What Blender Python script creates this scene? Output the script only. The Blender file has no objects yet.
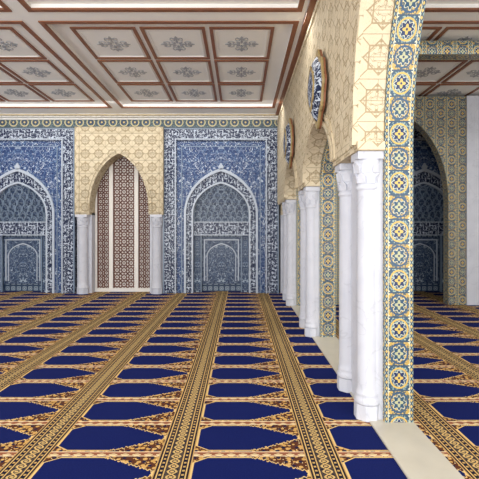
import bpy, bmesh, math
from mathutils import Vector
F=430.0; H=1.7; YB=11.79; S=YB/F
ZC=4.8
def bx(px): return (px-240)*S
def bz(py): return H-(py-231)*S
def lin(c):
    r=[]
    for v in c[:3]:
        v=v/255.0
        r.append(v/12.92 if v<=0.04045 else ((v+0.055)/1.055)**2.4)
    return (r[0],r[1],r[2],1)
class Ctx:
    def __init__(s,name,rough=0.5,spec=0.5):
        s.mat=bpy.data.materials.new(name); s.mat.use_nodes=True
        s.nt=s.mat.node_tree
        s.b=s.nt.nodes['Principled BSDF']
        s.b.inputs['Roughness'].default_value=rough
        s.b.inputs['Specular IOR Level'].default_value=spec
    def xyz(s,sock):
        n=s.nt.nodes.new('ShaderNodeSeparateXYZ'); s.nt.links.new(sock,n.inputs[0])
        return [E(s,o) for o in n.outputs]
    def pos(s):
        g=s.nt.nodes.new('ShaderNodeNewGeometry'); return s.xyz(g.outputs['Position'])
    def uv(s):
        g=s.nt.nodes.new('ShaderNodeTexCoord'); return s.xyz(g.outputs['UV'])[:2]
    def m(s,op,*a):
        n=s.nt.nodes.new('ShaderNodeMath'); n.operation=op
        for i,v in enumerate(a):
            if isinstance(v,E): s.nt.links.new(v.s,n.inputs[i])
            else: n.inputs[i].default_value=float(v)
        return E(s,n.outputs[0])
    def vec(s,x,y,z=0):
        n=s.nt.nodes.new('ShaderNodeCombineXYZ')
        for i,v in enumerate((x,y,z)):
            if isinstance(v,E): s.nt.links.new(v.s,n.inputs[i])
            else: n.inputs[i].default_value=float(v)
        return n.outputs[0]
    def noise(s,x,y,z=0,scale=5,detail=2,dist=0):
        n=s.nt.nodes.new('ShaderNodeTexNoise')
        s.nt.links.new(s.vec(x,y,z),n.inputs['Vector'])
        n.inputs['Scale'].default_value=scale; n.inputs['Detail'].default_value=detail
        n.inputs['Distortion'].default_value=dist
        return E(s,n.outputs[0])
    def voro(s,x,y,z=0,scale=5,rnd=1.0,feature='F1'):
        n=s.nt.nodes.new('ShaderNodeTexVoronoi'); n.feature=feature
        s.nt.links.new(s.vec(x,y,z),n.inputs['Vector'])
        n.inputs['Scale'].default_value=scale; n.inputs['Randomness'].default_value=rnd
        return E(s,n.outputs[0])
    def mix(s,f,a,b):
        n=s.nt.nodes.new('ShaderNodeMix'); n.data_type='RGBA'
        if isinstance(f,E): s.nt.links.new(f.s,n.inputs[0])
        else: n.inputs[0].default_value=f
        for i,v in ((6,a),(7,b)):
            if isinstance(v,(tuple,list)): n.inputs[i].default_value=lin(v)
            else: s.nt.links.new(v,n.inputs[i])
        return n.outputs[2]
    def out(s,col,bump=None,bs=0.3,bd=0.01):
        if isinstance(col,(tuple,list)): s.b.inputs['Base Color'].default_value=lin(col)
        else: s.nt.links.new(col,s.b.inputs['Base Color'])
        if bump is not None:
            n=s.nt.nodes.new('ShaderNodeBump'); n.inputs['Strength'].default_value=bs; n.inputs['Distance'].default_value=bd
            s.nt.links.new(bump.s,n.inputs['Height']); s.nt.links.new(n.outputs[0],s.b.inputs['Normal'])
        return s.mat
class E:
    def __init__(s,c,sock): s.c=c; s.s=sock
    def __add__(a,b): return a.c.m('ADD',a,b)
    __radd__=__add__
    def __sub__(a,b): return a.c.m('SUBTRACT',a,b)
    def __rsub__(a,b): return a.c.m('SUBTRACT',b,a)
    def __mul__(a,b): return a.c.m('MULTIPLY',a,b)
    __rmul__=__mul__
    def __truediv__(a,b): return a.c.m('DIVIDE',a,b)
    def lt(a,b): return a.c.m('LESS_THAN',a,b)
    def gt(a,b): return a.c.m('GREATER_THAN',a,b)
    def abs(a): return a.c.m('ABSOLUTE',a)
    def fr(a): return a.c.m('FRACT',a)
    def fl(a): return a.c.m('FLOOR',a)
    def sin(a): return a.c.m('SINE',a)
    def cos(a): return a.c.m('COSINE',a)
    def sqrt(a): return a.c.m('SQRT',a)
    def atan2(a,b): return a.c.m('ARCTAN2',a,b)
    def max(a,b): return a.c.m('MAXIMUM',a,b)
    def min(a,b): return a.c.m('MINIMUM',a,b)
    def mod(a,b): return a.c.m('FLOORED_MODULO',a,b)
# ---------------------------------------------------------------- materials
def plain(name,col,rough=0.5,spec=0.4,var=0.06,sc=4):
    c=Ctx(name,rough,spec); x,y,z=c.pos()
    n=c.noise(x,y,z,scale=sc,detail=4)
    d=tuple(v*(1-var*2) for v in col)
    return c.out(c.mix(n,col,d))
def carpet():
    c=Ctx('carpet',0.95,0.1); x,y,z=c.pos()
    P=1.1; R=0.53
    t=((x-0.62+0.13)/P).fr()*P
    ds=(t-0.13).abs()
    strip=t.lt(0.26)
    mm=t-0.26
    e=R/2-((((y-0.1)/R).fr()*R)-R/2).abs()
    ramp=(mm-0.48).max(0)*0.50
    steps=((mm*22).fl()/22-0.46).max(0)*0.50
    scal=(mm*105).sin().abs()*0.018*(mm.gt(0.44))
    left=(0.11-mm).max(0)*0.7
    edge=ramp*0.3+steps*0.7+scal+left+0.058
    fld=e.gt(edge)*(mm.gt(0.015))*(mm.lt(0.825))
    inner=e.gt(edge-0.012)*(1-fld)
    v1=c.voro(x,y,scale=26,rnd=0.7)
    v2=c.voro(x,y,scale=44,rnd=0.8)
    fleck=v1.gt(0.47)
    col=c.mix(fleck,(202,160,92),(88,50,34))
    col=c.mix(v2.lt(0.21),col,(236,218,170))
    w=((x*60).sin()*(y*60).sin())
    col=c.mix(w.gt(0.66),col,(24,28,62))
    sep=e.lt(0.036)
    col=c.mix(sep,col,(224,206,172))
    col=c.mix(e.lt(0.025),col,(158,98,70))
    col=c.mix(e.lt(0.025)*(((x*70).sin()+(y*110).sin()).gt(0.3)),col,(222,198,152))
    col=c.mix(e.lt(0.004),col,(112,66,48))
    col=c.mix(inner*(1-sep),col,(222,190,126))
    nb=c.noise(x,y,scale=90,detail=2)
    blue=c.mix(nb,(12,20,72),(20,34,98))
    col=c.mix(fld,col,blue)
    lace=((y*46).sin()*0.030).abs()
    lac=((ds-lace).abs()).lt(0.008)
    dot=(((y*46).cos().abs().lt(0.45))*ds.lt(0.012))
    sc=c.mix(c.voro(x,y,scale=60,rnd=0.7).gt(0.42),(28,26,42),(74,64,60))
    sc=c.mix(lac.max(dot),sc,(206,174,112))
    sc=c.mix(ds.gt(0.052)*ds.lt(0.062),sc,(202,168,104))
    sc=c.mix(ds.gt(0.062)*ds.lt(0.096),sc,(24,24,44))
    sc=c.mix(ds.gt(0.070)*ds.lt(0.088)*((y*120).sin().gt(0.3)),sc,(190,156,96))
    sc=c.mix(ds.gt(0.096)*ds.lt(0.106),sc,(210,176,112))
    sc=c.mix(ds.gt(0.106)*ds.lt(0.121),sc,(42,32,40))
    sc=c.mix(ds.gt(0.121),sc,(192,156,98))
    col=c.mix(strip,col,sc)
    return c.out(col,nb,0.2,0.004)
def tile_green():
    c=Ctx('glazed_mosaic',0.35,0.3); u,v=c.uv(); T=0.25; TV=0.215
    a=((u/T).fr()-0.5); b=((v/TV).fr()-0.5)
    alt=((u/T).fl()+(v/TV).fl()).mod(2)
    A=a*1.30
    r=(A*A+b*b).sqrt(); th=b.atan2(A)
    pet=(th*8).cos()*0.05+0.27
    pet2=(th*4).cos()*0.05+0.15
    ca=0.5-A.abs(); cb=0.5-b.abs(); rc=(ca*ca+cb*cb).sqrt()
    n=c.voro(u,v,scale=55,rnd=0.6)
    sage=c.mix(n.gt(0.46),(142,164,156),(58,84,106))
    ylw=c.mix(n.gt(0.48),(198,166,94),(76,92,98))
    col=c.mix(alt,sage,ylw)
    ring=((r-0.40).abs().lt(0.035))
    col=c.mix(ring,col,c.mix(alt,(204,170,90),(52,82,114)))
    col=c.mix(r.lt(pet+0.03),col,(208,206,182))
    col=c.mix(r.lt(pet),col,c.mix(alt,(30,50,90),(44,76,100)))
    col=c.mix(r.lt(pet2),col,c.mix(alt,(204,176,98),(176,176,140)))
    col=c.mix(r.lt(0.05),col,(44,60,96))
    col=c.mix(rc.lt(0.20),col,c.mix(alt,(52,80,102),(188,156,82)))
    col=c.mix(rc.lt(0.10),col,(212,208,178))
    col=c.mix(b.abs().gt(0.47),col,(56,78,98))
    bord=a.abs().gt(0.375)
    w=((a.abs()-0.4375).abs()*T/0.035)
    bs=((v/0.054).fr()-0.5).abs()+w*1.0
    bc=c.mix(bs.lt(0.32),(48,72,98),(200,174,102))
    bc=c.mix(bs.gt(0.62),bc,(146,166,156))
    col=c.mix(bord,col,bc)
    col=c.mix((a.abs()-0.380).abs().lt(0.012),col,(208,202,170))
    return c.out(col)
def frieze():
    c=Ctx('frieze_mosaic',0.4,0.4); u,v=c.uv(); T=0.30
    a=(u/T).fr()-0.5; b=(v-0.14)/T
    r=(a*a+b*b).sqrt(); th=b.atan2(a); n=c.voro(u,v,scale=34,rnd=0.7)
    col=c.mix(n.gt(0.42),(112,130,124),(50,70,84))
    col=c.mix((r-0.34).abs().lt(0.05),col,(188,176,132))
    col=c.mix(r.lt((th*6).cos()*0.06+0.2),col,(36,56,88))
    col=c.mix(r.lt(0.09),col,(200,178,116))
    return c.out(col)
def stone():
    c=Ctx('carved_limestone',0.85,0.1); u,v=c.uv()
    n=c.noise(u,v,scale=3,detail=5); n2=c.noise(u,v,scale=40,detail=3)
    col=c.mix(n,(222,210,184),(200,184,154))
    T=0.36
    a=((u/T).fr()-0.5).abs(); b=((v/T).fr()-0.5).abs()
    star=((a.max(b)-0.26).abs().lt(0.018)).max(((a+b)-0.40).abs().lt(0.02)).max(((a-b).abs().lt(0.016))*(a.gt(0.26)))
    arab=((c.noise(a,b,scale=9,detail=0,dist=0.6)-0.5).abs()).lt(0.026)
    carve=star.max(arab*(a+b).lt(0.38))
    joint=((v/0.18).fr().lt(0.04)).max((u/0.36+((v/0.18).fl().mod(2))*0.5).fr().lt(0.02))
    col=c.mix(carve*0.75,col,(154,134,102))
    col=c.mix(joint*0.45,col,(140,122,94))
    return c.out(col,1-carve.max(joint)+n2*0.4,0.9,0.02)
def callig():
    c=Ctx('calligraphy_tile',0.35,0.3); u,v=c.uv()
    w=c.noise(u,v,scale=9,detail=0)-0.5
    l1=((c.noise(u,v,scale=14,detail=0,dist=0.8)-0.5).abs()).lt(0.030)
    stem=(((u+w*0.05)/0.085).fr()-0.5).abs().lt(0.12)*(c.noise(u,v,3.3,scale=10,detail=0).gt(0.53))
    stem2=(((v+w*0.05)/0.10).fr()-0.5).abs().lt(0.10)*(c.noise(u,v,7.7,scale=12,detail=0).gt(0.58))
    dots=c.voro(u,v,scale=20,rnd=1).lt(0.13)
    f=l1.max(stem).max(stem2).max(dots)
    bg=c.mix(c.noise(u,v,scale=30,detail=2),(16,26,54),(30,46,82))
    return c.out(c.mix(f,bg,(196,206,220)))
def arab(name,bg1,bg2,fg,fg2,sc=1.0):
    c=Ctx(name,0.35,0.3); u,v=c.uv(); a=u.abs()
    l=((c.noise(a,v,scale=7*sc,detail=0,dist=1.4)-0.5).abs()).lt(0.022)
    l2=((c.noise(a,v,5.1,scale=15*sc,detail=0,dist=0.9)-0.5).abs()).lt(0.034)
    d=c.voro(a,v,scale=8*sc,rnd=0.6)
    fl=d.lt(0.15); fr_=d.lt(0.25)
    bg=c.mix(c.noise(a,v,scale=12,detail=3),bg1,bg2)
    col=c.mix(l2,bg,fg2); col=c.mix(l,col,fg); col=c.mix(fr_,col,bg1); col=c.mix(fl,col,fg)
    return c.out(col)
def lattice_tile():
    c=Ctx('lattice_tile',0.35,0.3); u,v=c.uv(); T=0.16
    a=((u/T+0.5).fr()-0.5).abs(); b=((v/T).fr()-0.5).abs()
    s=((a+b)-0.34).abs().lt(0.045); s2=(a.max(b)-0.30).abs().lt(0.03)
    d=(a*a+b*b).sqrt().lt(0.12)
    bg=c.mix(c.noise(u,v,scale=14,detail=3),(36,52,80),(66,88,116))
    return c.out(c.mix(s.max(s2).max(d),bg,(168,182,194)))
def marble():
    c=Ctx('white_marble',0.4,0.3); x,y,z=c.pos()
    n=c.noise(x,y,z,scale=2,detail=5,dist=1.2)
    vein=(n-0.5).abs().lt(0.008)
    col=c.mix(c.noise(x,y,z,scale=5,detail=4),(212,214,222),(188,191,202))
    return c.out(c.mix(vein*0.18,col,(150,152,160)))
M={}
M['carpet']=carpet(); M['tile']=tile_green(); M['frieze']=frieze(); M['stone']=stone(); M['cal']=callig()
M['arab']=arab('arabesque_tile',(26,46,92),(50,78,128),(190,200,214),(104,130,166))
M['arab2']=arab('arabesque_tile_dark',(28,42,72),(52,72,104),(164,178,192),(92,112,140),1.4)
M['latt']=lattice_tile(); M['marble']=marble()
M['white']=plain('white_plaster',(244,242,238),0.7,0.2,0.01)
M['brown']=plain('brown_wood',(152,98,68),0.5,0.4,0.10,8)
M['bluewhite']=plain('pale_blue_ceramic',(192,202,216),0.3,0.4,0.05)
M['midblue']=plain('mid_blue_ceramic',(136,154,176),0.3,0.4,0.05)
M['grey']=plain('silver_relief',(168,170,174),0.4,0.5,0.05)
M['red']=plain('red_brown_lattice',(126,80,66),0.5,0.4,0.1,8)
M['cream']=plain('cream_panel',(240,236,230),0.6,0.3,0.03)
M['gold']=plain('gold_trim',(184,160,108),0.35,0.6,0.1,6)
M['thresh']=plain('cream_marble',(206,200,184),0.3,0.5,0.05)
# ---------------------------------------------------------------- mesh helpers
def empty(name,loc=(0,0,0)):
    o=bpy.data.objects.new(name,None); bpy.context.collection.objects.link(o); o.location=loc; return o
def link(name,me,parent=None):
    o=bpy.data.objects.new(name,me); bpy.context.collection.objects.link(o)
    if parent:
        o.parent=parent
        o.location=Vector((0,0,0))-Vector(parent.location)
    return o
def tr(plane,a,b,d):
    return (a,d,b) if plane=='XZ' else ((d,a,b) if plane=='YZ' else (a,b,d))
def add_prism(bm,uvl,out,plane,d0,d1,uo=(0,0),mi=0,smi=None):
    n=len(out)
    f0=[bm.verts.new(tr(plane,a,b,d0)) for a,b in out]
    f1=[bm.verts.new(tr(plane,a,b,d1)) for a,b in out]
    for vs in (f0,f1):
        f=bm.faces.new(vs); f.material_index=mi
        for i,l in enumerate(f.loops): l[uvl].uv=(out[i][0]-uo[0],out[i][1]-uo[1])
    s=0
    for i in range(n):
        j=(i+1)%n
        L=math.dist(out[i],out[j])
        f=bm.faces.new((f0[i],f0[j],f1[j],f1[i])); f.material_index=mi if smi is None else smi
        uvs=((0,s),(0,s+L),(abs(d1-d0),s+L),(abs(d1-d0),s))
        for l,q in zip(f.loops,uvs): l[uvl].uv=q
        s+=L
def new_bm():
    bm=bmesh.new(); return bm,bm.loops.layers.uv.new('UVMap')
def finish(bm,name,mats,parent=None,smooth=False,bevel=0):
    bmesh.ops.recalc_face_normals(bm,faces=bm.faces)
    me=bpy.data.meshes.new(name); bm.to_mesh(me); bm.free()
    for m in mats: me.materials.append(M[m])
    if smooth:
        for p in me.polygons: p.use_smooth=True
    o=link(name,me,parent)
    if bevel:
        b=o.modifiers.new('bev','BEVEL'); b.width=bevel; b.segments=2; b.limit_method='ANGLE'
    return o
def prism(name,out,plane,d0,d1,mat,parent=None,uo=(0,0),smat=None,bevel=0):
    bm,uvl=new_bm()
    add_prism(bm,uvl,out,plane,d0,d1,uo,0,1 if smat else None)
    return finish(bm,name,[mat]+([smat] if smat else []),parent,bevel=bevel)
def rect(a0,a1,b0,b1): return [(a0,b0),(a0,b1),(a1,b1),(a1,b0)]
def box(name,x0,x1,y0,y1,z0,z1,mat,parent=None,bevel=0,plane='XZ',uo=(0,0)):
    if plane=='XZ': return prism(name,rect(x0,x1,z0,z1),'XZ',y0,y1,mat,parent,uo,bevel=bevel)
    if plane=='YZ': return prism(name,rect(y0,y1,z0,z1),'YZ',x0,x1,mat,parent,uo,bevel=bevel)
    return prism(name,rect(x0,x1,y0,y1),'XY',z0,z1,mat,parent,uo,bevel=bevel)
def arch(cx,a,zs,r,zb=None,n=14):
    rp=a*1.35; R=(a*a+rp*rp)/(2*a); cxx=R-a
    L=[]
    tm=math.atan2(rp,cxx)
    for i in range(n+1):
        t=tm*i/n
        L.append((-( R*math.cos(t)-cxx), R*math.sin(t)/rp*r))
    pts=[(cx+x,zs+z) for x,z in L]
    pts+= [(2*cx-x,z) for x,z in reversed(pts[:-1])]
    if zb is not None and zb<zs-1e-4: pts=[(cx-a,zb)]+pts+[(cx+a,zb)]
    return pts
def frame_out(x0,x1,z0,z1,openings):
    o=[(x0,z0),(x0,z1),(x1,z1),(x1,z0)]
    for op in openings: o+=list(reversed(op))
    return o
def band(outer,inner): return list(outer)+list(reversed(inner))
def lathe(bm,prof,cx,cy,n=28,mi=0):
    rings=[]
    for r,z in prof:
        rings.append([bm.verts.new((cx+r*math.cos(2*math.pi*k/n),cy+r*math.sin(2*math.pi*k/n),z)) for k in range(n)])
    for a,b in zip(rings,rings[1:]):
        for k in range(n):
            f=bm.faces.new((a[k],a[(k+1)%n],b[(k+1)%n],b[k])); f.smooth=True; f.material_index=mi
    bm.faces.new(rings[0]); bm.faces.new(rings[-1])
def column(x,y,h,r=0.115):
    e=empty('marble_column',(x,y,0))
    bm,uvl=new_bm()
    oc=[(x+r*1.16*math.cos(math.pi/8+i*math.pi/4),y+r*1.16*math.sin(math.pi/8+i*math.pi/4)) for i in range(8)]
    add_prism(bm,uvl,oc,'XY',0,0.14)
    finish(bm,'plinth',['marble'],e,bevel=0.006)
    bm,uvl=new_bm()
    z1=h-0.30
    pr=[(r*1.12,0.14),(r*1.14,0.16),(r*1.10,0.19),(r*1.0,0.205),(r*1.05,0.225),(r*1.05,0.24),(r*.95,0.26),
        (r*.95,0.3),(r*.90,z1-0.05),(r*.92,z1-0.04),(r*1.02,z1-0.03),(r*1.02,z1-0.01),(r*.92,z1),(r*.92,z1+0.05),(r*1.0,z1+0.12),(r*1.12,z1+0.2),(r*1.18,h-0.07)]
    lathe(bm,pr,x,y); finish(bm,'shaft',['marble'],e)
    bm,uvl=new_bm()
    for t in range(2):
        for i in range(8):
            an=(i+0.5*t)*math.pi/4
            zz=z1+0.02+t*0.09; rr=r*(0.92+0.09*t)
            c,s=math.cos(an),math.sin(an); w=r*0.34
            pts=[(-w,0,0),(w,0,0),(w*1.0,0.06,0.008),(0,0.10,0.018),(-w*1.0,0.06,0.008)]
            def P(p,o): 
                rad=rr+p[2]+o; return (x+c*rad-s*p[0],y+s*rad+c*p[0],zz+p[1])
            A=[bm.verts.new(P(p,0.008)) for p in pts]; B=[bm.verts.new(P(p,-0.012)) for p in pts]
            bm.faces.new(A); bm.faces.new(B)
            for j in range(5): bm.faces.new((A[j],A[(j+1)%5],B[(j+1)%5],B[j]))
    finish(bm,'capital_leaves',['marble'],e)
    q=r*1.14
    box('abacus',x-q,x+q,y-q,y+q,h-0.07,h,'marble',e,bevel=0.006)
    return e
# ---------------------------------------------------------------- floor & ceiling
XL=-8.3; XR=7.6; Y0=-4.0; YE=12.5
prism('floor',rect(XL,XR,Y0,YE),'XY',-0.1,0,'carpet')
th=empty('trim_1'); box('marble_threshold',1.15,1.53,Y0,YB,0.0,0.015,'thresh',th)
ce=empty('ceiling')
ZS=4.87
box('ceiling_slab',XL,XR,Y0,YE,ZS,5.05,'white',ce,plane='XY')
bmB,uB=new_bm(); bmW,uW=new_bm()
def ring(bm,uvl,x0,x1,y0,y1,w,z0,z1):
    for r in (rect(x0,x1,y0,y0+w),rect(x0,x1,y1-w,y1),rect(x0,x0+w,y0+w,y1-w),rect(x1-w,x1,y0+w,y1-w)):
        add_prism(bm,uvl,r,'XY',z0,z1)
GX=[(-7.0,-3.27),(-2.92,0.81),(1.85,5.58)]
GY=[(-3.2,1.55),(1.95,6.0),(6.4,10.75)]
meds=[]
for (gx0,gx1) in GX:
    for (gy0,gy1) in GY:
        ring(bmB,uB,gx0-.06,gx1+.06,gy0-.06,gy1+.06,0.07,4.785,4.81)
        ix0,ix1,iy0,iy1=gx0+.24,gx1-.24,gy0+.24,gy1-.24
        pw=(ix1-ix0)/3; ph=(iy1-iy0)/3
        for i in range(3):
            for j in range(3):
                a0=ix0+i*pw; b0=iy0+j*ph
                ring(bmB,uB,a0+.035,a0+pw-.035,b0+.035,b0+ph-.035,0.052,ZS-.02,ZS)
                ring(bmW,uW,a0+.12,a0+pw-.12,b0+.12,b0+ph-.12,0.02,ZS-.012,ZS)
                meds.append((a0+pw/2,b0+ph/2))
xs=[XL]+[v for g in GX for v in g]+[XR]
for i in range(0,len(xs),2):
    add_prism(bmW,uW,rect(xs[i],xs[i+1],Y0,YE),'XY',4.80,ZS)
ysx=[Y0]+[v for g in GY for v in g]+[YE]
for gx0,gx1 in GX:
    for i in range(0,len(ysx),2):
        add_prism(bmW,uW,rect(gx0,gx1,ysx[i],ysx[i+1]),'XY',4.80,ZS)
finish(bmB,'coffer_mouldings',['brown'],ce); finish(bmW,'beams',['white'],ce)
bm,uvl=new_bm()
def leaf(cx,cy,an,L,w):
    c,s=math.cos(an),math.sin(an)
    o=[(0,0),(L*.3,w),(L*.65,w*.8),(L,0),(L*.65,-w*.8),(L*.3,-w)]
    add_prism(bm,uvl,[(cx+c*x-s*y,cy+s*x+c*y) for x,y in o],'XY',-0.012,0)
for i in range(8): leaf(0.04*math.cos(i*math.pi/4),0.04*math.sin(i*math.pi/4),i*math.pi/4,0.11 if i%2 else 0.15,0.025)
for i in range(4):
    an=i*math.pi/2; c,s=math.cos(an),math.sin(an)
    leaf(c*.19,s*.19,an,0.13,0.03)
    for sg in (-1,1):
        leaf(c*.19,s*.19,an+sg*0.9,0.11,0.02)
        pts=[]
        for k in range(9):
            t=k/8*math.pi*1.3; pts.append((0.2+0.05*math.cos(t)*1.2,sg*(0.07+0.045*math.sin(t))))
        for p,q in zip(pts,pts[1:]):
            dx,dy=q[0]-p[0],q[1]-p[1]; l=math.hypot(dx,dy); nx,ny=-dy/l*.006,dx/l*.006
            o=[(p[0]+nx,p[1]+ny),(q[0]+nx,q[1]+ny),(q[0]-nx,q[1]-ny),(p[0]-nx,p[1]-ny)]
            add_prism(bm,uvl,[(c*x-s*y,s*x+c*y) for x,y in o],'XY',-0.01,0)
bmesh.ops.recalc_face_normals(bm,faces=bm.faces)
orn=bpy.data.meshes.new('ceiling_ornament'); bm.to_mesh(orn); bm.free(); orn.materials.append(M['grey'])
for x,y in meds:
    o=bpy.data.objects.new('ornament',orn); bpy.context.collection.objects.link(o); o.parent=ce; o.location=(x,y,ZS+.001); o.scale=(0.9,0.9,1)
cn=empty('trim_2')
for i,(d,z) in enumerate(((0.42,4.765),(0.30,4.74),(0.18,4.715))):
    box('cornice_step_%d'%i,XL,1.02,YB-d,YB-0.02,z,4.80,'white',cn)
bm,uvl=new_bm(); k=XL+.05
while k<0.95:
    add_prism(bm,uvl,rect(k,k+.07,4.742,4.765),'XZ',YB-.36,YB-.30); k+=.14
finish(bm,'cornice_dentils',['white'],cn)
box('cornice_line',XL,1.02,YB-.43,YB-.40,4.757,4.785,'gold',cn)
box('cornice_side',0.94,1.02,Y0,YB-0.42,4.76,4.80,'brown',cn)
fz=empty('trim_3')
box('frieze_band',XL,1.02,YB-0.12,YB+0.3,bz(128.5),4.76,'frieze',fz,uo=(0,bz(128.5)))
box('frieze_band_side',1.54,XR,YB-0.12,YB+0.3,bz(128.5),4.80,'frieze',fz,uo=(0,bz(128.5)))
# ---------------------------------------------------------------- back wall
box('wall_back',XL,XR,YE-0.1,YE+0.1,0,4.92,'white')
ZT=bz(128.5)
def mihrab(cx):
    e=empty('mihrab_niche',(cx,YB,0))
    uo=(cx,0); W=57.5*S
    zt=bz(141); wi=44*S
    prism('calligraphy_border',band([(cx-W,0),(cx-W,ZT),(cx+W,ZT),(cx+W,0)],[(cx-wi,0),(cx-wi,zt),(cx+wi,zt),(cx+wi,0)]),'XZ',YB-0.06,YB+0.5,'cal',e,uo)
    def rim(x,z,t,y,m='bluewhite',n='border_bead'):
        prism(n,band([(cx-x,0),(cx-x,z),(cx+x,z),(cx+x,0)],[(cx-x+t,0),(cx-x+t,z-t),(cx+x-t,z-t),(cx+x-t,0)]),'XZ',y-0.02,y+0.02,m,e,uo)
    rim(W,ZT,0.03,YB-0.06,'midblue'); rim(wi+0.05,zt+0.05,0.03,YB-0.07)
    a1=36.5*S; zs=bz(214); r1=bz(169)-zs
    A1=arch(cx,a1,zs,r1,0)
    prism('arabesque_field',frame_out(cx-wi,cx+wi,0,zt,[A1]),'XZ',YB,YB+0.45,'arab',e,uo)
    rim(wi-0.12,zt-0.14,0.02,YB,'midblue')
    t=0.045
    A1b=arch(cx,a1-t,zs,r1-t*1.5,0)
    prism('arch_moulding',band(arch(cx,a1+.01,zs,r1+.015,0),A1b),'XZ',YB-0.05,YB+0.1,'bluewhite',e,uo)
    a2=a1-0.21; r2=r1-0.36
    A2=arch(cx,a2,zs,r2,0)
    prism('arch_calligraphy',band(A1b,A2),'XZ',YB+0.0,YB+0.2,'cal',e,uo)
    prism('inner_moulding',band(arch(cx,a2+.015,zs,r2+.015,0),arch(cx,a2-.025,zs,r2-.035,0)),'XZ',YB-0.02,YB+0.36,'bluewhite',e,uo)
    zf=zs+r1
    prism('finial',[(cx-.04,zf-.02),(cx-.08,zf+.05),(cx,zf+.17),(cx+.08,zf+.05),(cx+.04,zf-.02)],'XZ',YB-0.05,YB+0.02,'bluewhite',e,uo)
    prism('niche_back',rect(cx-a2-.02,cx+a2+.02,0,zs+r2+.02),'XZ',YB+0.36,YB+0.6,'latt',e,uo)
    for sg in (-1,1):
        x=cx+sg*(a2-0.12)
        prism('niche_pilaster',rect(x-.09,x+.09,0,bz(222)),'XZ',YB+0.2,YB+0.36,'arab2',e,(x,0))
        prism('niche_colonnette',rect(x-sg*.11-.012,x-sg*.11+.012,0,bz(222)),'XZ',YB+0.17,YB+0.25,'midblue',e)
    zb0,zb1=bz(235),bz(222)
    prism('inscription_band',rect(cx-a2,cx+a2,zb0,zb1),'XZ',YB+0.14,YB+0.36,'cal',e,uo)
    for z in (zb0,zb1): prism('band_bead',rect(cx-a2,cx+a2,z-.012,z+.012),'XZ',YB+0.125,YB+0.2,'bluewhite',e)
    q=a2-0.30
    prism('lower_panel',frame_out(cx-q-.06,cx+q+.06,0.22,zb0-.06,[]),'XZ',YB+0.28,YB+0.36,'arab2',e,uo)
    prism('lower_panel_frame',band([(cx-q,0.3),(cx-q,zb0-.12),(cx+q,zb0-.12),(cx+q,0.3)],[(cx-q+.03,0.3),(cx-q+.03,zb0-.15),(cx+q-.03,zb0-.15),(cx+q-.03,0.3)]),'XZ',YB+0.26,YB+0.3,'bluewhite',e)
    Aq=arch(cx,q-.08,1.0,0.36,0.3)
    prism('lower_arch',band(Aq,arch(cx,q-.10,1.0,0.33,0.3)),'XZ',YB+0.25,YB+0.3,'bluewhite',e)
    full=arch(cx,a2,zs,r2,0,n=24)
    tiers=6
    for k in range(tiers):
        zk=zb1+0.04+k*(zs+r2-0.10-zb1)/tiers
        pts=[p for p in full if p[1]>zk+0.001]
        def hw(z):
            best=a2
            for p,q2 in zip(full,full[1:]):
                if (p[1]-z)*(q2[1]-z)<=0 and p[0]<=cx and p[1]!=q2[1]:
                    best=cx-(p[0]+(q2[0]-p[0])*(z-p[1])/(q2[1]-p[1])); break
            return best
        h=hw(zk)
        out=[(cx-h,zk)]+pts+[(cx+h,zk)]
        yk=YB+0.32-0.05*k
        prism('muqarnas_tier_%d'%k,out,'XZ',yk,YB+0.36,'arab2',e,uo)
        nc=max(1,int(2*h/0.17)); 
        if (nc+k)%2: nc=max(1,nc-1)
        cw=2*h/(nc+0.2)
        bm,uvl=new_bm()
        for i in range(nc):
            c0=cx-cw*nc/2+cw*(i+.5)
            o1=arch(c0,cw*.46,zk+.02,cw*.6,zk-.07,n=5); o2=arch(c0,cw*.38,zk+.02,cw*.49,zk-.07,n=5)
            add_prism(bm,uvl,band(o1,o2),'XZ',yk-.025,yk+.03)
        finish(bm,'muqarnas_cells_%d'%k,['midblue'],e)
    return e
PER=203*S
mihrab(bx(221)); mihrab(bx(221)-PER); mihrab(bx(221)+PER)
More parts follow.
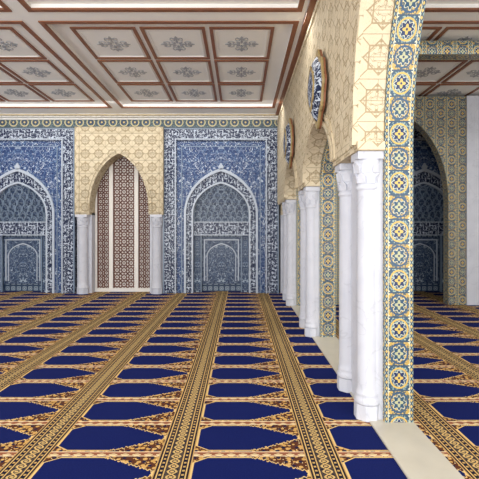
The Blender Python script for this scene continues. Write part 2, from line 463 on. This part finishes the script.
def doorway(cx,idx):
    e=empty('door_%d'%idx,(cx,YB,0)); uo=(cx,0)
    W=43.5*S; a=29*S; zs=bz(209); r=bz(155)-zs; zl=bz(213)
    prism('stone_surround',frame_out(cx-W,cx+W,zl,ZT,[arch(cx,a,zs,r,zl)]),'XZ',YB-0.22,YB+0.25,'stone',e,uo,bevel=0.008)
    prism('arch_bead',band(arch(cx,a+.10,zs,r+.16,zl),arch(cx,a+.06,zs,r+.10,zl)),'XZ',YB-0.24,YB-0.2,'stone',e,uo)
    fr=W-0.10
    prism('surround_bead',band([(cx-fr,zl),(cx-fr,ZT-.12),(cx+fr,ZT-.12),(cx+fr,zl)],[(cx-fr+.03,zl),(cx-fr+.03,ZT-.15),(cx+fr-.03,ZT-.15),(cx+fr-.03,zl)]),'XZ',YB-0.24,YB-0.2,'stone',e,uo)
    for sg in (-1,1):
        x=cx+sg*(W+a)/2
        hw=(W-a)/2
        box('jamb',x-hw,x+hw,YB-0.02,YB+0.25,0,zl,'marble',e)
        box('impost',x-hw-.0,x+hw,YB-0.20,YB+0.25,zl-.05,zl-.001,'stone',e)
    bm,uvl=new_bm()
    for x0,x1 in ((-a,-a+.05),(-.41,-.30),(.30,.41),(a-.05,a)):
        add_prism(bm,uvl,rect(cx+x0,cx+x1,0,3.9),'XZ',YB+.26,YB+.33)
    add_prism(bm,uvl,rect(cx-a,cx+a,0,.10),'XZ',YB+.25,YB+.33)
    finish(bm,'door_frame',['cream'],e)
    box('door_panel',cx-a,cx+a,YB+.33,YB+.38,0,3.9,'cream',e)
    bm,uvl=new_bm(); T=0.2
    def bar(p,q,w=.012):
        dx,dy=q[0]-p[0],q[1]-p[1]; l=math.hypot(dx,dy); nx,ny=-dy/l*w,dx/l*w
        add_prism(bm,uvl,[(p[0]+nx,p[1]+ny),(q[0]+nx,q[1]+ny),(q[0]-nx,q[1]-ny),(p[0]-nx,p[1]-ny)],'XZ',YB+.30,YB+.32)
    for (x0,x1) in ((-a+.05,-.41),(-.30,.30),(.41,a-.05)):
        n=max(2,round((x1-x0)/T)); t=(x1-x0)/n
        for i in range(n):
            for j in range(int(3.8/t)):
                c0=cx+x0+t*(i+.5); z0=.1+t*(j+.5)
                R=t*.36
                P=[(c0+R*math.cos(math.pi/8+k*math.pi/4),z0+R*math.sin(math.pi/8+k*math.pi/4)) for k in range(8)]
                for k in range(8): bar(P[k],P[(k+1)%8],.014)
                for sx,sz in ((1,1),(1,-1),(-1,1),(-1,-1)):
                    bar((c0+sx*R*.68,z0+sz*R*.68),(c0+sx*t/2,z0+sz*t/2),.016)
                bar((c0+R,z0),(c0+t/2,z0)); bar((c0-R,z0),(c0-t/2,z0)); bar((c0,z0+R),(c0,z0+t/2)); bar((c0,z0-R),(c0,z0-t/2))
                R2=t*.12
                Q=[(c0+R2,z0),(c0,z0+R2),(c0-R2,z0),(c0,z0-R2)]
                add_prism(bm,uvl,Q,'XZ',YB+.30,YB+.32)
        bar((cx+x0,.1),(cx+x0,3.9)); bar((cx+x1,.1),(cx+x1,3.9))
    finish(bm,'door_lattice',['red'],e)
    for sg in (-1,1): column(cx+sg*((W+a)/2+.01),YB-0.10,zl-.05,0.14)
doorway(bx(121),1); doorway(bx(121)-PER,2); doorway(bx(121)+PER,3)
# ---------------------------------------------------------------- arcade (right wall)
SP=2.46
OPN=[(7.75,9.70,0.66),(4.75,6.85,0.66),(0.75,3.80,2.2),(-3.25,-0.2,2.2)]
wr=empty('wall_right',(1.3,4,0))
def ops(zb,inset=0.0):
    L=[]
    for y0,y1,r in OPN:
        c=(y0+y1)/2; a=(y1-y0)/2-inset
        L.append(arch(c,a,SP+0.02,r-inset,zb,n=16))
    return L
TX=1.275
prism('stone_spandrels',frame_out(Y0,YB,SP,4.8,ops(SP)),'YZ',1.02,TX,'stone',wr,bevel=0.01)
prism('mosaic_piers',frame_out(Y0,YB,0,4.8,ops(0,0.015)),'YZ',TX,TX+.25,'tile',wr)
for (y0,y1,r) in OPN:
    c=(y0+y1)/2; a=(y1-y0)/2
    prism('archivolt',band(arch(c,a+.13,SP+.02,r+.15,SP),arch(c,a+.09,SP+.02,r+.10,SP)),'YZ',1.0,1.04,'stone',wr)
    prism('archivolt_inner',band(arch(c,a+.05,SP+.02,r+.05,SP),arch(c,a,SP+.02,r,SP)),'YZ',0.99,1.04,'stone',wr)
piers=[(9.70,YB),(6.85,7.75),(3.80,4.75),(-.2,.75),(Y0,-3.25)]
for y0,y1 in piers:
    box('pier_core',1.17,TX,y0+.04,y1-.04 if y1<YB else y1,0,SP,'marble',wr,plane='YZ')
    box('pier_impost',1.03,TX,y0-.02,y1+.02 if y1<YB else y1,SP-.05,SP+.03,'stone',wr,plane='YZ')
box('edge_bead',1.00,1.03,Y0,YB,4.62,4.68,'stone',wr,plane='YZ')
for y in (3.93,4.62,6.98,7.62,9.83,10.6,0.62,-0.07): column(1.167,y,SP-.05,0.107)
def medallion(y,z):
    e=empty('calligraphy_medallion',(0.93,y,z))
    def shape(ry,rz,n=48):
        o=[]
        for i in range(n):
            t=2*math.pi*i/n; k=1+0.05*math.cos(8*t); pz=1+0.22*max(0,abs(math.sin(t))-0.86)/0.14
            o.append((y+ry*k*math.cos(t),z+rz*k*pz*math.sin(t)))
        return o
    def sh(a,b): q=shape(a,b); return q+[q[0]]
    prism('backing',shape(.36,.38),'YZ',0.955,0.985,'brown',e)
    prism('gold_rim',band(sh(.36,.38),sh(.31,.32)),'YZ',0.935,0.965,'gold',e)
    bm,uvl=new_bm(); prev=None
    for s_,x_ in ((1,.95),(.93,.92),(.8,.885),(.62,.86),(.4,.845),(.2,.838)):
        pts=shape(.31*s_,.32*s_); cur=[bm.verts.new((x_,a,b)) for a,b in pts]
        if prev:
            for i in range(len(cur)):
                j=(i+1)%len(cur); f=bm.faces.new((prev[i],prev[j],cur[j],cur[i])); f.smooth=True
                for l in f.loops: l[uvl].uv=((l.vert.co.y-y)*1.3,(l.vert.co.z-z)*1.3)
        prev=cur
    f=bm.faces.new(prev)
    for l in f.loops: l[uvl].uv=(l.vert.co.y-y,l.vert.co.z-z)
    finish(bm,'enamel_face',['cal'],e)
    prism('inner_rim',band(sh(.215,.22),sh(.19,.195)),'YZ',0.852,0.90,'gold',e)
medallion(5.25,3.43); medallion(8.25,3.38)
# ---------------------------------------------------------------- right room
wc=empty('wall_cross',(4,9.9,0))
prism('mosaic_arch_wall',frame_out(1.525,5.2,0,4.8,[arch(3.8,1.0,2.4,1.95,0,n=18)]),'XZ',9.9,10.15,'tile',wc)
box('white_pier',5.2,XR,9.85,10.15,0,4.8,'marble',wc)
box('trim_4',1.525,XR,7.0,7.25,4.58,4.8,'tile')
box('wall_far_right',XR,XR+.15,Y0,YE,0,4.92,'white',plane='YZ')
prism('wall_left',frame_out(Y0,YE,0,4.92,[arch(c,1.2,2.4,1.6,0.0) for c in (10.3,7.2,4.1,1.0,-2.1)]),'YZ',XL-.25,XL,'stone')
# ---------------------------------------------------------------- lights
w=bpy.data.worlds.new('World'); bpy.context.scene.world=w; w.use_nodes=True
w.node_tree.nodes['Background'].inputs[0].default_value=(0.93,0.96,1,1); w.node_tree.nodes['Background'].inputs[1].default_value=1.35
def area(name,loc,rot,sx,sy,p,col=(1,.99,.97)):
    l=bpy.data.lights.new(name,'AREA'); l.shape='RECTANGLE'; l.size=sx; l.size_y=sy; l.energy=p; l.color=col
    o=bpy.data.objects.new(name,l); bpy.context.collection.objects.link(o); o.location=loc; o.rotation_euler=rot
area('rear_fill',(-3,-3.9,2.0),(math.radians(108),0,0),9,3.4,760)  # added fill behind the camera, brightens back wall and ceiling
area('rear_fill_side',(4.5,-3.9,2.0),(math.radians(108),0,0),5,3.4,300)  # same added rear fill for the right room, no real source
for y in (1.75,6.2):
    area('overhead_fill',(-2,y,4.77),(0,0,0),10,0.3,100)  # added overhead fill, not a fixture of the hall
    area('overhead_fill_side',(4.4,y,4.77),(0,0,0),5,0.3,60)  # added overhead fill for the right room, no fixture modelled
area('back_wall_fill',(-3,10.2,4.76),(math.radians(25),0,0),8,0.2,90)  # extra fill tilted at the back wall to lift its tiles
vs=bpy.context.scene.view_settings
vs.view_transform='Standard'; vs.look='None'
# ---------------------------------------------------------------- camera
cam=bpy.data.cameras.new('camera'); co=bpy.data.objects.new('camera',cam); bpy.context.collection.objects.link(co)
co.location=(0,0,H); co.rotation_euler=(math.radians(90),0,0)
cam.sensor_width=36; cam.lens=36*F/479; cam.shift_x=-0.5/479; cam.shift_y=-8.5/479; cam.clip_start=0.05
bpy.context.scene.camera=co
